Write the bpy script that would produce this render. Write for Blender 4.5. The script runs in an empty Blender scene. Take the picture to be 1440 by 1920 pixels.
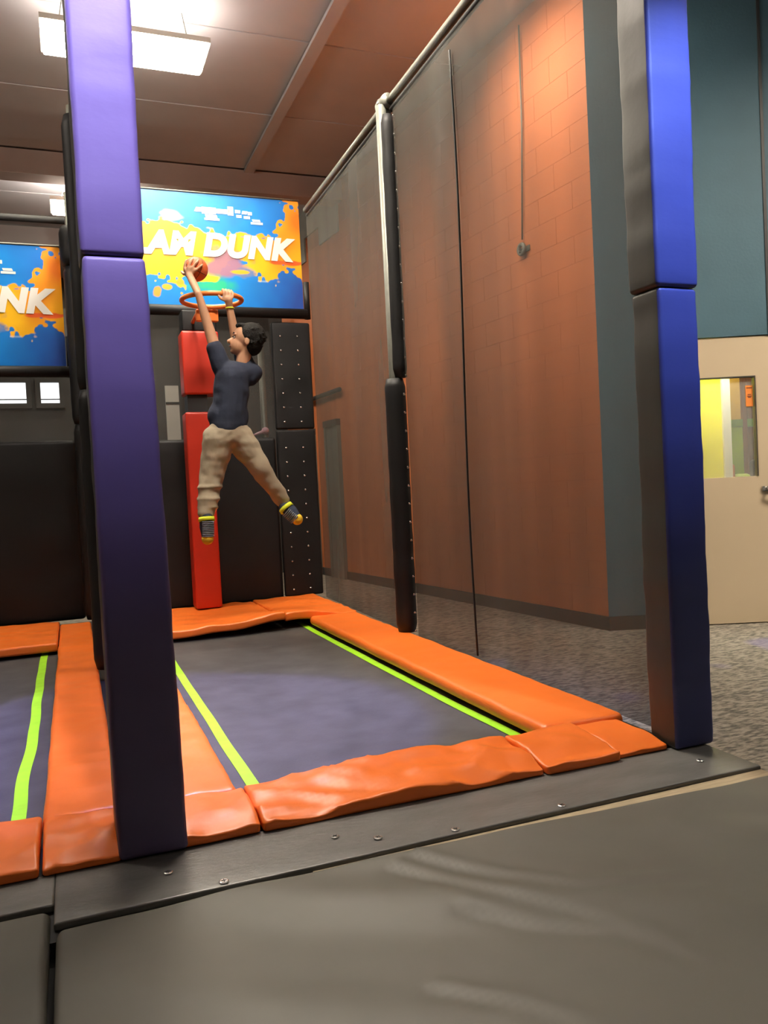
import bpy, bmesh, math, random
import numpy as np
from mathutils import Vector, Matrix, noise as mnoise

random.seed(7)
scene = bpy.context.scene
COL = scene.collection
PI = math.pi

# ------------------------------------------------------------------ camera
cam_d = bpy.data.cameras.new('camera')
cam = bpy.data.objects.new('camera', cam_d)
COL.objects.link(cam)
FPX = 1510.0
cam_d.sensor_fit = 'VERTICAL'
cam_d.sensor_height = 24.0
cam_d.lens = FPX / 1920.0 * 24.0
cam_d.clip_start = 0.05
CAMH = 0.92
# columns: world X, Y, Z seen in camera axes (yaw 21 deg right, slight down pitch, 2.9 deg roll)
dY = Vector((133 - 720, 960 - 944, -FPX)).normalized()
ux, uy = -math.sin(0.051), math.cos(0.051)
dZ = Vector((ux, uy, -(ux * dY.x + uy * dY.y) / dY.z)).normalized()
dX = dY.cross(dZ)
cam.matrix_world = Matrix.Translation((0, 0, CAMH)) @ Matrix((dX, dY, dZ)).to_4x4()
scene.camera = cam

# ------------------------------------------------------------------ world, exposure
w = bpy.data.worlds.new('world')
scene.world = w
w.use_nodes = True
w.node_tree.nodes['Background'].inputs[0].default_value = (0.55, 0.55, 0.62, 1)
w.node_tree.nodes['Background'].inputs[1].default_value = 0.05
vs = scene.view_settings
vs.view_transform = 'Standard'
vs.look = 'None'
vs.exposure = 0.4
vs.gamma = 1.0
vs.use_curve_mapping = False
scene.cycles.use_light_tree = False
scene.cycles.max_bounces = 5
scene.cycles.diffuse_bounces = 3
scene.cycles.glossy_bounces = 2
scene.cycles.transmission_bounces = 4
scene.cycles.caustics_reflective = False
scene.cycles.caustics_refractive = False

# ------------------------------------------------------------------ lights (unseen overhead lamps, added uplights and wall wash, spots)
def area(name, loc, target, sx, sy, power, col, spread=180):
    l = bpy.data.lights.new(name, 'AREA')
    l.shape = 'RECTANGLE'
    l.size, l.size_y, l.energy, l.color = sx, sy, power, col
    l.spread = math.radians(spread)
    o = bpy.data.objects.new(name, l)
    COL.objects.link(o)
    o.location = loc
    o.rotation_euler = (Vector(target) - Vector(loc)).to_track_quat('-Z', 'Y').to_euler()
    return o

def spot(name, loc, target, power, col, angle, blend=0.3, size=0.05):
    l = bpy.data.lights.new(name, 'SPOT')
    l.energy, l.color = power, col
    l.spot_size, l.spot_blend = math.radians(angle), blend
    l.shadow_soft_size = size
    o = bpy.data.objects.new(name, l)
    COL.objects.link(o)
    o.location = loc
    o.rotation_euler = (Vector(target) - Vector(loc)).to_track_quat('-Z', 'Y').to_euler()
    return o

WARM = (1.0, 0.88, 0.70)
area('unseen_lamp', (1.0, 3.9, 4.40), (1.0, 3.9, 0), 1.2, 0.40, 92, WARM)
area('added_uplight', (1.0, 3.9, 4.42), (1.0, 3.9, 9), 1.2, 0.40, 165, (1.0, 0.93, 0.85))  # upward lights are added to brighten the ceiling
area('unseen_lamp', (-2.6, 4.2, 4.40), (-2.6, 4.2, 0), 1.2, 0.40, 42, WARM)
area('added_uplight', (-2.6, 4.2, 4.42), (-2.6, 4.2, 9), 1.2, 0.40, 75, (1.0, 0.93, 0.85))
area('unseen_lamp', (5.0, 1.6, 4.40), (4.8, 4.0, 0.4), 1.2, 0.40, 42, WARM, 95)  # unseen lamp added to light the door wall and carpet
area('added_uplight', (4.9, 1.4, 4.42), (4.9, 1.4, 9), 1.2, 0.40, 30, (1.0, 0.93, 0.85))
area('unseen_lamp', (0.6, -1.6, 4.40), (0.6, -1.6, 0), 1.2, 0.40, 9, WARM)
area('unseen_lamp', (1.0, 12.6, 4.40), (1.0, 12.6, 0), 1.2, 0.40, 40, WARM)
area('added_uplight', (0.58, 6.27, 4.32), (0.58, 6.27, 9), 1.1, 0.40, 12, (1.0, 0.93, 0.85))
area('added_uplight', (0.54, 9.73, 4.29), (0.54, 9.73, 9), 1.1, 0.40, 36, (1.0, 0.93, 0.85))
area('unseen_lamp', (2.75, 5.2, 4.42), (3.6, 5.25, 3.75), 1.2, 0.40, 20, WARM, 95)  # wall wash added to brighten the top of the orange wall
spot('party_spot', (0.17, 1.20, 3.4), (0.15, 2.14, 2.15), 640, (0.60, 0.54, 1.0), 38, 1.0, 0.06)
spot('party_spot', (2.02, 1.20, 3.2), (1.93, 2.13, 1.90), 420, (0.34, 0.46, 1.0), 34, 1.0, 0.06)
spot('party_spot', (0.25, 3.30, 4.3), (0.25, 3.35, 0.0), 1150, (0.27, 0.26, 1.0), 31, 0.2, 0.06)
spot('sign_spot', (0.75, 5.1, 4.25), (0.70, 6.55, 3.10), 130, (1.0, 0.95, 0.88), 75, 0.9, 0.1)
spot('sign_spot', (-0.9, 5.0, 4.2), (-0.7, 6.55, 2.3), 5, (1.0, 0.93, 0.85), 70, 0.9, 0.1)

# ------------------------------------------------------------------ material helpers
MATS = {}
def new_mat(name):
    m = bpy.data.materials.new(name)
    m.use_nodes = True
    MATS[name] = m
    nt = m.node_tree
    return m, nt, nt.nodes['Principled BSDF']

def srgb(r, g, b):
    def f(c):
        c /= 255.0
        return c / 12.92 if c <= 0.04045 else ((c + 0.055) / 1.055) ** 2.4
    return (f(r), f(g), f(b), 1.0)

def pmat(name, col, rough=0.5, metal=0.0, var=0.12, scale=6.0, bump=0.0, bscale=40.0, spec=0.5, stretch=None):
    """principled with noise colour variation and optional bump, in object coordinates"""
    m, nt, b = new_mat(name)
    N, L = nt.nodes, nt.links
    tc = N.new('ShaderNodeTexCoord')
    mp = N.new('ShaderNodeMapping')
    if stretch:
        mp.inputs['Scale'].default_value = stretch
    L.new(tc.outputs['Object'], mp.inputs[0])
    n = N.new('ShaderNodeTexNoise')
    n.inputs['Scale'].default_value = scale
    n.inputs['Detail'].default_value = 5
    L.new(mp.outputs[0], n.inputs['Vector'])
    r = N.new('ShaderNodeValToRGB')
    c = Vector(col[:3])
    r.color_ramp.elements[0].position = 0.3
    r.color_ramp.elements[1].position = 0.7
    r.color_ramp.elements[0].color = (*(c * (1 - var)), 1)
    r.color_ramp.elements[1].color = (*(c * (1 + var)), 1)
    L.new(n.outputs['Fac'], r.inputs[0])
    L.new(r.outputs[0], b.inputs['Base Color'])
    b.inputs['Roughness'].default_value = rough
    b.inputs['Metallic'].default_value = metal
    b.inputs['Specular IOR Level'].default_value = spec
    if bump:
        n2 = N.new('ShaderNodeTexNoise')
        n2.inputs['Scale'].default_value = bscale
        n2.inputs['Detail'].default_value = 4
        L.new(mp.outputs[0], n2.inputs['Vector'])
        bp = N.new('ShaderNodeBump')
        bp.inputs['Strength'].default_value = bump
        bp.inputs['Distance'].default_value = 0.02
        L.new(n2.outputs['Fac'], bp.inputs['Height'])
        L.new(bp.outputs[0], b.inputs['Normal'])
    return m

def emat(name, col, strength):
    m, nt, b = new_mat(name)
    b.inputs['Base Color'].default_value = (0.8, 0.8, 0.8, 1)
    b.inputs['Emission Color'].default_value = (*col[:3], 1)
    b.inputs['Emission Strength'].default_value = strength
    return m

pmat('orange_vinyl', (0.95, 0.20, 0.025), 0.38, var=0.05, scale=3, bump=0.12, bscale=9)
pmat('red_vinyl', (0.52, 0.032, 0.014), 0.4, var=0.05, scale=3, bump=0.06, bscale=8)
pmat('purple_vinyl', (0.130, 0.098, 0.215), 0.5, var=0.05, scale=3, bump=0.10, bscale=7, stretch=(1, 1, 2.2))
pmat('blue_vinyl', (0.055, 0.068, 0.22), 0.5, var=0.05, scale=3, bump=0.10, bscale=7, stretch=(1, 1, 2.2))
pmat('black_vinyl', (0.007, 0.007, 0.007), 0.55, var=0.2, scale=4, bump=0.12, bscale=8, spec=0.3)
pmat('side_vinyl', (0.036, 0.036, 0.029), 0.5, var=0.1, scale=4, bump=0.12, bscale=8)
pmat('black_rubber', (0.012, 0.012, 0.012), 0.75, var=0.2, scale=20)
pmat('mat_vinyl', (0.086, 0.083, 0.066), 0.58, var=0.10, scale=2.0, bump=0.10, bscale=3)
pmat('kerb_rubber', (0.125, 0.124, 0.118), 0.36, var=0.22, scale=5, bump=0.06, bscale=30, stretch=(1, 3, 1))
pmat('plywood', (0.42, 0.34, 0.22), 0.7, var=0.2, scale=8, stretch=(1, 12, 1))
pmat('bed_fabric', (0.052, 0.050, 0.046), 0.6, var=0.28, scale=7, bump=0.05, bscale=120)
pmat('lime_tape', (0.36, 0.80, 0.02), 0.5, var=0.08, scale=20)
pmat('galvanised', (0.15, 0.155, 0.13), 0.5, 0.3, var=0.1, scale=30)
pmat('steel', (0.75, 0.75, 0.73), 0.25, 0.9, var=0.05, scale=30)
pmat('ceiling_paint', (0.61, 0.57, 0.57), 0.75, var=0.06, scale=1.5, bump=0.03, bscale=4)
pmat('beam_paint', (0.48, 0.37, 0.33), 0.7, var=0.06, scale=2)
pmat('orange_block', (0.52, 0.150, 0.046), 0.62, var=0.03, scale=2, bump=0.1, bscale=60)
pmat('orange_mortar', (0.44, 0.125, 0.038), 0.7, var=0.1, scale=20)
pmat('grey_paint', (0.33, 0.34, 0.30), 0.7, var=0.08, scale=3)
pmat('teal_paint', (0.055, 0.125, 0.165), 0.6, var=0.06, scale=3, bump=0.08, bscale=50)
pmat('black_base', (0.02, 0.02, 0.02), 0.5, var=0.1)
pmat('door_paint', (0.62, 0.50, 0.34), 0.45, var=0.03, scale=2)
pmat('door_trim', (0.05, 0.045, 0.04), 0.5, var=0.1)
pmat('grey_door', (0.15, 0.17, 0.15), 0.55, var=0.08, scale=3)
pmat('dark_wall', (0.035, 0.035, 0.033), 0.8, var=0.2, scale=3)
pmat('hall_wall', (0.16, 0.15, 0.13), 0.8, var=0.15, scale=2)
pmat('hoop_orange', (0.95, 0.27, 0.06), 0.32, var=0.04)
pmat('ball_rubber', (0.62, 0.13, 0.035), 0.55, var=0.08, scale=15, bump=0.1, bscale=200)
pmat('skin', (0.55, 0.30, 0.18), 0.5, var=0.06, scale=12)
pmat('hair', (0.007, 0.006, 0.005), 0.75, var=0.3, scale=60, bump=0.5, bscale=120, spec=0.2)
pmat('navy_cotton', (0.009, 0.015, 0.034), 0.85, var=0.15, scale=12, bump=0.25, bscale=14)
pmat('khaki_cotton', (0.35, 0.295, 0.21), 0.85, var=0.08, scale=10, bump=0.2, bscale=16)
pmat('sock_navy', (0.02, 0.03, 0.06), 0.85, var=0.2, scale=30)
pmat('sock_grey', (0.16, 0.18, 0.21), 0.8, var=0.1, scale=30)
pmat('sock_yellow', (0.75, 0.85, 0.04), 0.8, var=0.05)
pmat('sock_gold', (0.85, 0.55, 0.03), 0.8, var=0.05)
pmat('band_yellow', (0.75, 0.80, 0.03), 0.6, var=0.05)
pmat('lip_skin', (0.42, 0.16, 0.11), 0.5, var=0.05)
pmat('eye_white', (0.45, 0.43, 0.40), 0.3, var=0.02)
pmat('white_plastic', (0.75, 0.74, 0.70), 0.4, var=0.03)
pmat('pink_plastic', (0.75, 0.45, 0.55), 0.4, var=0.05)
pmat('fixture_body', (0.72, 0.68, 0.60), 0.4, var=0.03)
pmat('yellow_wall', (0.85, 0.80, 0.03), 0.6, var=0.03)
pmat('ochre_wall', (0.50, 0.30, 0.03), 0.6, var=0.08)
pmat('green_play', (0.20, 0.34, 0.06), 0.5, var=0.1)
pmat('brown_post', (0.22, 0.08, 0.03), 0.5, var=0.1)
pmat('play_blue', (0.05, 0.16, 0.35), 0.5, var=0.2)
pmat('play_lime', (0.45, 0.62, 0.05), 0.5, var=0.1)
pmat('notice_orange', (0.95, 0.30, 0.06), 0.5, var=0.04)
pmat('notice_ink', (0.25, 0.06, 0.03), 0.6, var=0.04)
emat('lamp_glow', (1.0, 0.91, 0.72), 55)
emat('lamp_glow_far', (1.0, 0.91, 0.72), 30)
emat('window_glow', (0.90, 0.96, 1.0), 3.0)
emat('white_frame_glow', (1.0, 1.0, 0.92), 1.6)

# the netting: fine woven mesh, part open, part grey yarn
def net_mat(name, yarn, cover, spread=0.02):
    m, nt, b = new_mat(name)
    N, L = nt.nodes, nt.links
    out = N['Material Output']
    b.inputs['Base Color'].default_value = yarn
    b.inputs['Roughness'].default_value = 0.8
    tr = N.new('ShaderNodeBsdfTransparent')
    tl = N.new('ShaderNodeBsdfTranslucent')
    tl.inputs[0].default_value = yarn
    mx0 = N.new('ShaderNodeMixShader')
    mx0.inputs[0].default_value = 0.3
    L.new(b.outputs[0], mx0.inputs[1])
    L.new(tl.outputs[0], mx0.inputs[2])
    mx = N.new('ShaderNodeMixShader')
    tc = N.new('ShaderNodeTexCoord')
    mp = N.new('ShaderNodeMapping')
    mp.inputs['Scale'].default_value = (2.0, 2.0, 0.16)
    n = N.new('ShaderNodeTexNoise')
    n.inputs['Scale'].default_value = 1.5
    n.inputs['Detail'].default_value = 1.5
    mr = N.new('ShaderNodeMapRange')
    mr.inputs['From Min'].default_value = 0.3
    mr.inputs['From Max'].default_value = 0.7
    mr.inputs['To Min'].default_value = cover - spread
    mr.inputs['To Max'].default_value = cover + spread
    L.new(tc.outputs['Object'], mp.inputs[0])
    L.new(mp.outputs[0], n.inputs['Vector'])
    L.new(n.outputs['Fac'], mr.inputs['Value'])
    L.new(mr.outputs[0], mx.inputs[0])
    L.new(tr.outputs[0], mx.inputs[1])
    L.new(mx0.outputs[0], mx.inputs[2])
    L.new(mx.outputs[0], out.inputs['Surface'])
    return m
net_mat('net', (0.085, 0.085, 0.072, 1), 0.66, 0.09)
net_mat('net_back', (0.07, 0.07, 0.065, 1), 0.55)

# carpet with woven flecks and worn lilac swirls
m, nt, b = new_mat('carpet')
N, L = nt.nodes, nt.links
tc = N.new('ShaderNodeTexCoord')
mp = N.new('ShaderNodeMapping'); mp.inputs['Scale'].default_value = (9, 26, 1); mp.inputs['Rotation'].default_value = (0, 0, 0.5)
L.new(tc.outputs['Object'], mp.inputs[0])
n1 = N.new('ShaderNodeTexNoise'); n1.inputs['Scale'].default_value = 2.6; n1.inputs['Detail'].default_value = 3
L.new(mp.outputs[0], n1.inputs['Vector'])
r1 = N.new('ShaderNodeValToRGB')
r1.color_ramp.elements[0].position = 0.36; r1.color_ramp.elements[0].color = (0.10, 0.092, 0.078, 1)
r1.color_ramp.elements[1].position = 0.62; r1.color_ramp.elements[1].color = (0.34, 0.305, 0.245, 1)
L.new(n1.outputs['Fac'], r1.inputs[0])
n2 = N.new('ShaderNodeTexNoise'); n2.inputs['Scale'].default_value = 1.7; n2.inputs['Detail'].default_value = 1
L.new(tc.outputs['Object'], n2.inputs['Vector'])
r2 = N.new('ShaderNodeValToRGB')
r2.color_ramp.elements[0].position = 0.64; r2.color_ramp.elements[0].color = (0, 0, 0, 1)
r2.color_ramp.elements[1].position = 0.72; r2.color_ramp.elements[1].color = (0.55, 0.55, 0.55, 1)
L.new(n2.outputs['Fac'], r2.inputs[0])
mxc = N.new('ShaderNodeMix'); mxc.data_type = 'RGBA'
L.new(r2.outputs[0], mxc.inputs['Factor']); L.new(r1.outputs[0], mxc.inputs['A'])
mxc.inputs['B'].default_value = (0.22, 0.20, 0.36, 1)
L.new(mxc.outputs['Result'], b.inputs['Base Color'])
b.inputs['Roughness'].default_value = 0.95

# glass of the door light
m, nt, b = new_mat('glass')
b.inputs['Base Color'].default_value = (0.95, 0.97, 0.96, 1)
b.inputs['Roughness'].default_value = 0.02
b.inputs['Alpha'].default_value = 0.12

# printed sign artwork, from a colour attribute laid on the panel
m, nt, b = new_mat('sign_print')
at = nt.nodes.new('ShaderNodeVertexColor'); at.layer_name = 'print'
nt.links.new(at.outputs[0], b.inputs['Base Color'])
b.inputs['Roughness'].default_value = 0.35
pmat('print_white', (0.88, 0.86, 0.80), 0.4, var=0.02)
pmat('print_shadow', (0.80, 0.30, 0.10), 0.5, var=0.02)

# ------------------------------------------------------------------ mesh helpers
class MB:
    def __init__(s):
        s.v, s.f = [], []
    def add(s, vs, fs):
        k = len(s.v)
        s.v += [tuple(v) for v in vs]
        s.f += [tuple(i + k for i in f) for f in fs]
        return s
    def box(s, lo, hi):
        x0, y0, z0 = lo; x1, y1, z1 = hi
        return s.add([(x0,y0,z0),(x1,y0,z0),(x1,y1,z0),(x0,y1,z0),(x0,y0,z1),(x1,y0,z1),(x1,y1,z1),(x0,y1,z1)],
                     [(0,3,2,1),(4,5,6,7),(0,1,5,4),(1,2,6,5),(2,3,7,6),(3,0,4,7)])
    def tube(s, pts, rad, n=12, caps=True):
        """swept tube along points; rad scalar or list"""
        pts = [Vector(p) for p in pts]
        if not isinstance(rad, (list, tuple)): rad = [rad] * len(pts)
        vs, fs = [], []
        ref = None
        for i, p in enumerate(pts):
            t = (pts[min(i+1, len(pts)-1)] - pts[max(i-1, 0)]).normalized()
            if ref is None:
                ref = Vector((0,0,1)) if abs(t.z) < 0.9 else Vector((1,0,0))
            a = (ref - t * ref.dot(t)).normalized(); ref = a
            c = t.cross(a)
            for k in range(n):
                th = 2 * PI * k / n
                vs.append(p + (a * math.cos(th) + c * math.sin(th)) * rad[i])
        for i in range(len(pts) - 1):
            for k in range(n):
                k2 = (k + 1) % n
                fs.append((i*n+k, i*n+k2, (i+1)*n+k2, (i+1)*n+k))
        if caps:
            fs.append(tuple(range(n-1, -1, -1)))
            fs.append(tuple((len(pts)-1)*n + k for k in range(n)))
        return s.add(vs, fs)
    def sphere(s, c, r, nu=16, nv=10, sc=(1,1,1), rot=None):
        vs, fs = [], []
        for j in range(nv + 1):
            ph = PI * j / nv
            for i in range(nu):
                th = 2 * PI * i / nu
                d = Vector((math.sin(ph)*math.cos(th)*sc[0], math.sin(ph)*math.sin(th)*sc[1], math.cos(ph)*sc[2])) * r
                if rot: d = rot @ d
                vs.append(Vector(c) + d)
        for j in range(nv):
            for i in range(nu):
                i2 = (i + 1) % nu
                fs.append((j*nu+i, (j+1)*nu+i, (j+1)*nu+i2, j*nu+i2))
        return s.add(vs, fs)
    def torus(s, c, R, r, nu=48, nv=12, axis='Z', a0=0.0, a1=2*PI):
        vs, fs = [], []
        full = abs(a1 - a0 - 2*PI) < 1e-6
        m = nu if full else nu + 1
        for i in range(m):
            th = a0 + (a1 - a0) * i / nu
            for j in range(nv):
                ph = 2 * PI * j / nv
                q = ((R + r*math.cos(ph))*math.cos(th), (R + r*math.cos(ph))*math.sin(th), r*math.sin(ph))
                if axis == 'Y': q = (q[0], -q[2], q[1])
                if axis == 'X': q = (q[2], q[0], q[1])
                vs.append(Vector(c) + Vector(q))
        for i in range(nu):
            i2 = (i + 1) % m
            if not full and i + 1 > nu: continue
            for j in range(nv):
                j2 = (j + 1) % nv
                fs.append((i*nv+j, i2*nv+j, i2*nv+j2, i*nv+j2))
        return s.add(vs, fs)
    def grid(s, fn, nu, nv):
        vs = [fn(i / nu, j / nv) for j in range(nv + 1) for i in range(nu + 1)]
        fs = [(j*(nu+1)+i, j*(nu+1)+i+1, (j+1)*(nu+1)+i+1, (j+1)*(nu+1)+i) for j in range(nv) for i in range(nu)]
        return s.add(vs, fs)
    def rbox(s, lo, hi, r, res=0.08, warp=None):
        """rounded cushion: cube grid pulled to a radius, optionally warped"""
        def axis(a, b):
            r_ = min(r, (b - a) * 0.499)
            n = max(1, int(round((b - a - 2*r_) / res)))
            mid = [a + r_ + (b - a - 2*r_) * i / n for i in range(n + 1)]
            e = [0.0, 0.35, 0.7]
            return [a + r_*t for t in e] + mid + [b - r_*t for t in reversed(e)]
        ax = [axis(lo[k], hi[k]) for k in range(3)]
        rr = [min(r, (hi[k]-lo[k])*0.499) for k in range(3)]
        key, vs, fs = {}, [], []
        def vert(i, j, k):
            if (i, j, k) in key: return key[(i, j, k)]
            p = Vector((ax[0][i], ax[1][j], ax[2][k]))
            q = Vector([min(max(p[t], lo[t]+rr[t]), hi[t]-rr[t]) for t in range(3)])
            d = p - q
            if d.length > 1e-9:
                d = Vector([d[t] / max(rr[t], 1e-9) for t in range(3)])
                d = d / d.length
                p = q + Vector([d[t]*rr[t] for t in range(3)])
            if warp: p = Vector(warp(p))
            key[(i, j, k)] = len(vs); vs.append(p)
            return len(vs) - 1
        nx, ny, nz = len(ax[0])-1, len(ax[1])-1, len(ax[2])-1
        for i in range(nx):
            for j in range(ny):
                fs.append((vert(i,j,0), vert(i,j+1,0), vert(i+1,j+1,0), vert(i+1,j,0)))
                fs.append((vert(i,j,nz), vert(i+1,j,nz), vert(i+1,j+1,nz), vert(i,j+1,nz)))
        for i in range(nx):
            for k in range(nz):
                fs.append((vert(i,0,k), vert(i+1,0,k), vert(i+1,0,k+1), vert(i,0,k+1)))
                fs.append((vert(i,ny,k), vert(i,ny,k+1), vert(i+1,ny,k+1), vert(i+1,ny,k)))
        for j in range(ny):
            for k in range(nz):
                fs.append((vert(0,j,k), vert(0,j,k+1), vert(0,j+1,k+1), vert(0,j+1,k)))
                fs.append((vert(nx,j,k), vert(nx,j+1,k), vert(nx,j+1,k+1), vert(nx,j,k+1)))
        return s.add(vs, fs)
    def mesh(s, name, smooth=True):
        me = bpy.data.meshes.new(name)
        me.from_pydata(s.v, [], s.f)
        me.update()
        if smooth:
            me.polygons.foreach_set('use_smooth', [True]*len(me.polygons))
        return me
    def build(s, name, mat, parent=None, smooth=True, loc=None):
        o = bpy.data.objects.new(name, s.mesh(name, smooth))
        COL.objects.link(o)
        o.data.materials.append(MATS[mat])
        if parent: o.parent = parent
        if loc: o.location = loc
        return o

def tag(o, label=None, cat=None, group=None, kind=None):
    if label: o['label'] = label
    if cat: o['category'] = cat
    if group: o['group'] = group
    if kind: o['kind'] = kind
    return o

def empty(name, loc=(0, 0, 0)):
    o = bpy.data.objects.new(name, None)
    o.empty_display_size = 0.1
    COL.objects.link(o)
    o.location = loc
    return o

def sub(name, mesh, mat, parent, loc=(0, 0, 0), rot=None):
    o = bpy.data.objects.new(name, mesh)
    COL.objects.link(o)
    if mat and not mesh.materials: mesh.materials.append(MATS[mat])
    o.parent = parent
    o.location = loc
    if rot: o.rotation_euler = rot
    return o

def nz(x, y, z=0.0, s=1.0):
    return mnoise.noise(Vector((x*s, y*s, z*s)))

# ------------------------------------------------------------------ levels
FLOOR = -0.20        # carpet
CEIL = 4.6
NX = 1.88            # side net plane
BY = 6.60            # back net plane
DX = 0.15            # divider between the lanes

# ------------------------------------------------------------------ shell
fl = MB().box((-6, -4, FLOOR-0.1), (9, 15, FLOOR)).build('floor', 'carpet', smooth=False)
tag(fl, 'brown and grey flecked carpet with lilac swirls', 'floor', kind='structure')

ce = MB().box((-6, -4, CEIL+0.02), (9, 15, CEIL+0.12)).build('ceiling', 'ceiling_paint', smooth=False)
tag(ce, 'mauve brown painted ceiling of wide panels', 'ceiling', kind='structure')
pm = {}
ys = [-4 + 0.03, -1.2, 0.75, 2.65, 4.53, 6.43, 7.75, 9.08, 10.4, 11.8, 13.3, 15]
xs = [-6, -3.6, -0.75, 2.1, 4.95, 9]
for i in range(len(xs)-1):
    for j in range(len(ys)-1):
        g = 0.004
        dz = 0.006 * (((i*3 + j*5) % 3) - 1)
        sub('ceiling_panel', MB().box((xs[i]+g, ys[j]+g, CEIL+dz), (xs[i+1]-g, ys[j+1]-g, CEIL+0.03)).mesh('ceiling_panel', False), 'ceiling_paint', ce)
tr = MB().box((2.04, -4, CEIL-0.045), (2.15, 15, CEIL-0.013)).build('trim_1', 'ceiling_paint', smooth=False)
tag(tr, 'flat painted track running along the ceiling', 'ceiling track', kind='structure')
bm_ = MB().box((-6, 9.1, 4.34), (9, 9.35, CEIL-0.015)).build('ceiling_beam', 'beam_paint', smooth=False)
tag(bm_, 'brown painted beam dropping below the ceiling', 'beam', kind='structure')
bm_ = MB().box((-6, 11.6, 4.30), (9, 11.9, CEIL-0.015)).build('ceiling_beam', 'beam_paint', smooth=False)
tag(bm_, 'second ceiling beam further back in the hall', 'beam', kind='structure')

wb = MB().box((-6, 14.2, FLOOR), (9, 14.4, CEIL+0.02)).build('wall_back', 'hall_wall', smooth=False)
tag(wb, 'dim far wall of the hall behind the nets', 'wall', kind='structure')
wl = MB().box((-6.1, -4, FLOOR), (-5.9, 15, CEIL+0.02)).build('wall_left', 'hall_wall', smooth=False)
tag(wl, 'dim side wall of the hall', 'wall', kind='structure')
wf = MB().box((-6, -4.1, FLOOR), (9, -3.9, CEIL+0.02)).build('wall_front', 'hall_wall', smooth=False)
tag(wf, 'hall wall behind the viewer', 'wall', kind='structure')

# orange block wall: from the outside corner away along the court
COR = Vector((3.588, 4.851, 0))
odir = Vector((-0.246, 2.683, 0)).normalized()        # along the wall, away
onrm = Vector((-odir.y, odir.x, 0))                    # towards the court
oang = math.atan2(odir.y, odir.x)
ow = empty('wall_right', (COR.x, COR.y, FLOOR))
ow.rotation_euler = (0, 0, oang)                       # local x = along wall, local y = towards court
tag(ow, 'orange painted concrete block wall seen through the side net', 'wall', kind='structure')
H = CEIL - FLOOR
MB().box((0.012, -0.25, 0), (8.4, -0.0016, H)).build('mortar_bed', 'orange_mortar', ow, smooth=False)
BW, BH = 0.40, 0.20
blk = {}
def block_mesh(x0, x1):
    k = round(x1 - x0, 3)
    if k not in blk:
        b_ = MB(); g = 0.0010; c = 0.0006
        X0, X1, Z0, Z1 = g, k-g, g, BH-g
        b_.add([(X0,-0.02,Z0),(X1,-0.02,Z0),(X1,-0.02,Z1),(X0,-0.02,Z1),(X0+c,0,Z0+c),(X1-c,0,Z0+c),(X1-c,0,Z1-c),(X0+c,0,Z1-c)],
               [(4,5,6,7),(0,1,5,4),(1,2,6,5),(2,3,7,6),(3,0,4,7)][:])
        # outward is +y: flip
        b_.f = [tuple(reversed(f)) for f in b_.f]
        me = b_.mesh('block', False); me.materials.append(MATS['orange_block'])
        blk[k] = me
    return blk[k]
NC = int((H - 0.1) / BH)
nblocks = 0
ORX = 4.6   # beyond this the wall reads as plain paint
for r_ in range(NC):
    z = 0.10 + r_*BH
    x = 0.0 if r_ % 2 == 0 else -BW/2
    while x < ORX - 0.01:
        a, e = max(x, 0.0), min(x + BW, ORX)
        if nblocks < 298 and e - a > 0.05:
            sub('block', block_mesh(a, e), None, ow, (a, 0.0, z))
            nblocks += 1
        x += BW
MB().box((ORX, -0.02, 0), (8.4, -0.001, 4.25)).build('far_face', 'orange_block', ow, smooth=False)
MB().box((ORX-0.2, -0.02, 4.22), (5.0, 0.02, H)).build('grey_band', 'grey_paint', ow, smooth=False)
MB().box((5.0, -0.02, 4.45), (5.5, 0.02, H)).build('grey_band', 'grey_paint', ow, smooth=False)
MB().box((5.5, -0.02, 4.15), (8.4, 0.02, H)).build('grey_band', 'grey_paint', ow, smooth=False)
bb = MB().box((-0.02, -0.03, 0), (8.4, 0.014, 0.10))
bo = bb.build('baseboard_right', 'black_base', smooth=False, loc=(COR.x, COR.y, FLOOR))
bo.rotation_euler = (0, 0, oang)
tag(bo, 'black rubber baseboard along the orange wall', 'baseboard', kind='structure')

def along(px, py=0.0, pz=0.0):
    q = COR + odir*px + onrm*py
    return Vector((q.x, q.y, FLOOR + pz))

# two grey doors in the far part of the orange wall
for n_, (x0, x1, h_, lab) in enumerate([(4.72, 5.05, 1.98, 'grey green door in the orange wall, nearer of the two'), (5.55, 5.95, 1.93, 'grey green door in the orange wall, beside the back net')]):
    d = empty('door_%d' % (n_+2), (COR.x, COR.y, FLOOR)); d.rotation_euler = (0, 0, oang)
    tag(d, lab, 'door', kind='structure')
    MB().box((x0, 0.0, 0.0), (x1, 0.03, h_-0.06)).build('door_leaf', 'grey_door', d, smooth=False)
    MB().box((x0-0.05, 0.0, h_-0.06), (x1+0.05, 0.06, h_+0.02)).build('door_head', 'door_trim', d, smooth=False)
    MB().box((x0-0.05, 0.0, 0.0), (x0, 0.05, h_-0.06)).build('door_jamb', 'grey_door', d, smooth=False)
    MB().box((x1, 0.0, 0.0), (x1+0.05, 0.05, h_-0.06)).build('door_jamb', 'grey_door', d, smooth=False)
hr = MB().tube([along(4.5, 0.06, 2.338), along(5.8, 0.06, 2.324)], 0.03, 8).build('wall_rail', 'black_rubber')
tag(hr, 'black bar fixed across the orange wall above the grey doors', 'rail')
cd = MB().tube([along(0.80, 0.02, 3.05), along(0.74, 0.02, 3.9), along(0.72, 0.02, 4.7)], 0.007, 6).build('conduit', 'galvanised')
tag(cd, 'thin cable running up the orange wall above the bracket', 'cable')
br = empty('wall_bracket', along(0.795, 0.0, 2.97))
br.rotation_euler = (0, 0, oang)
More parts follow.
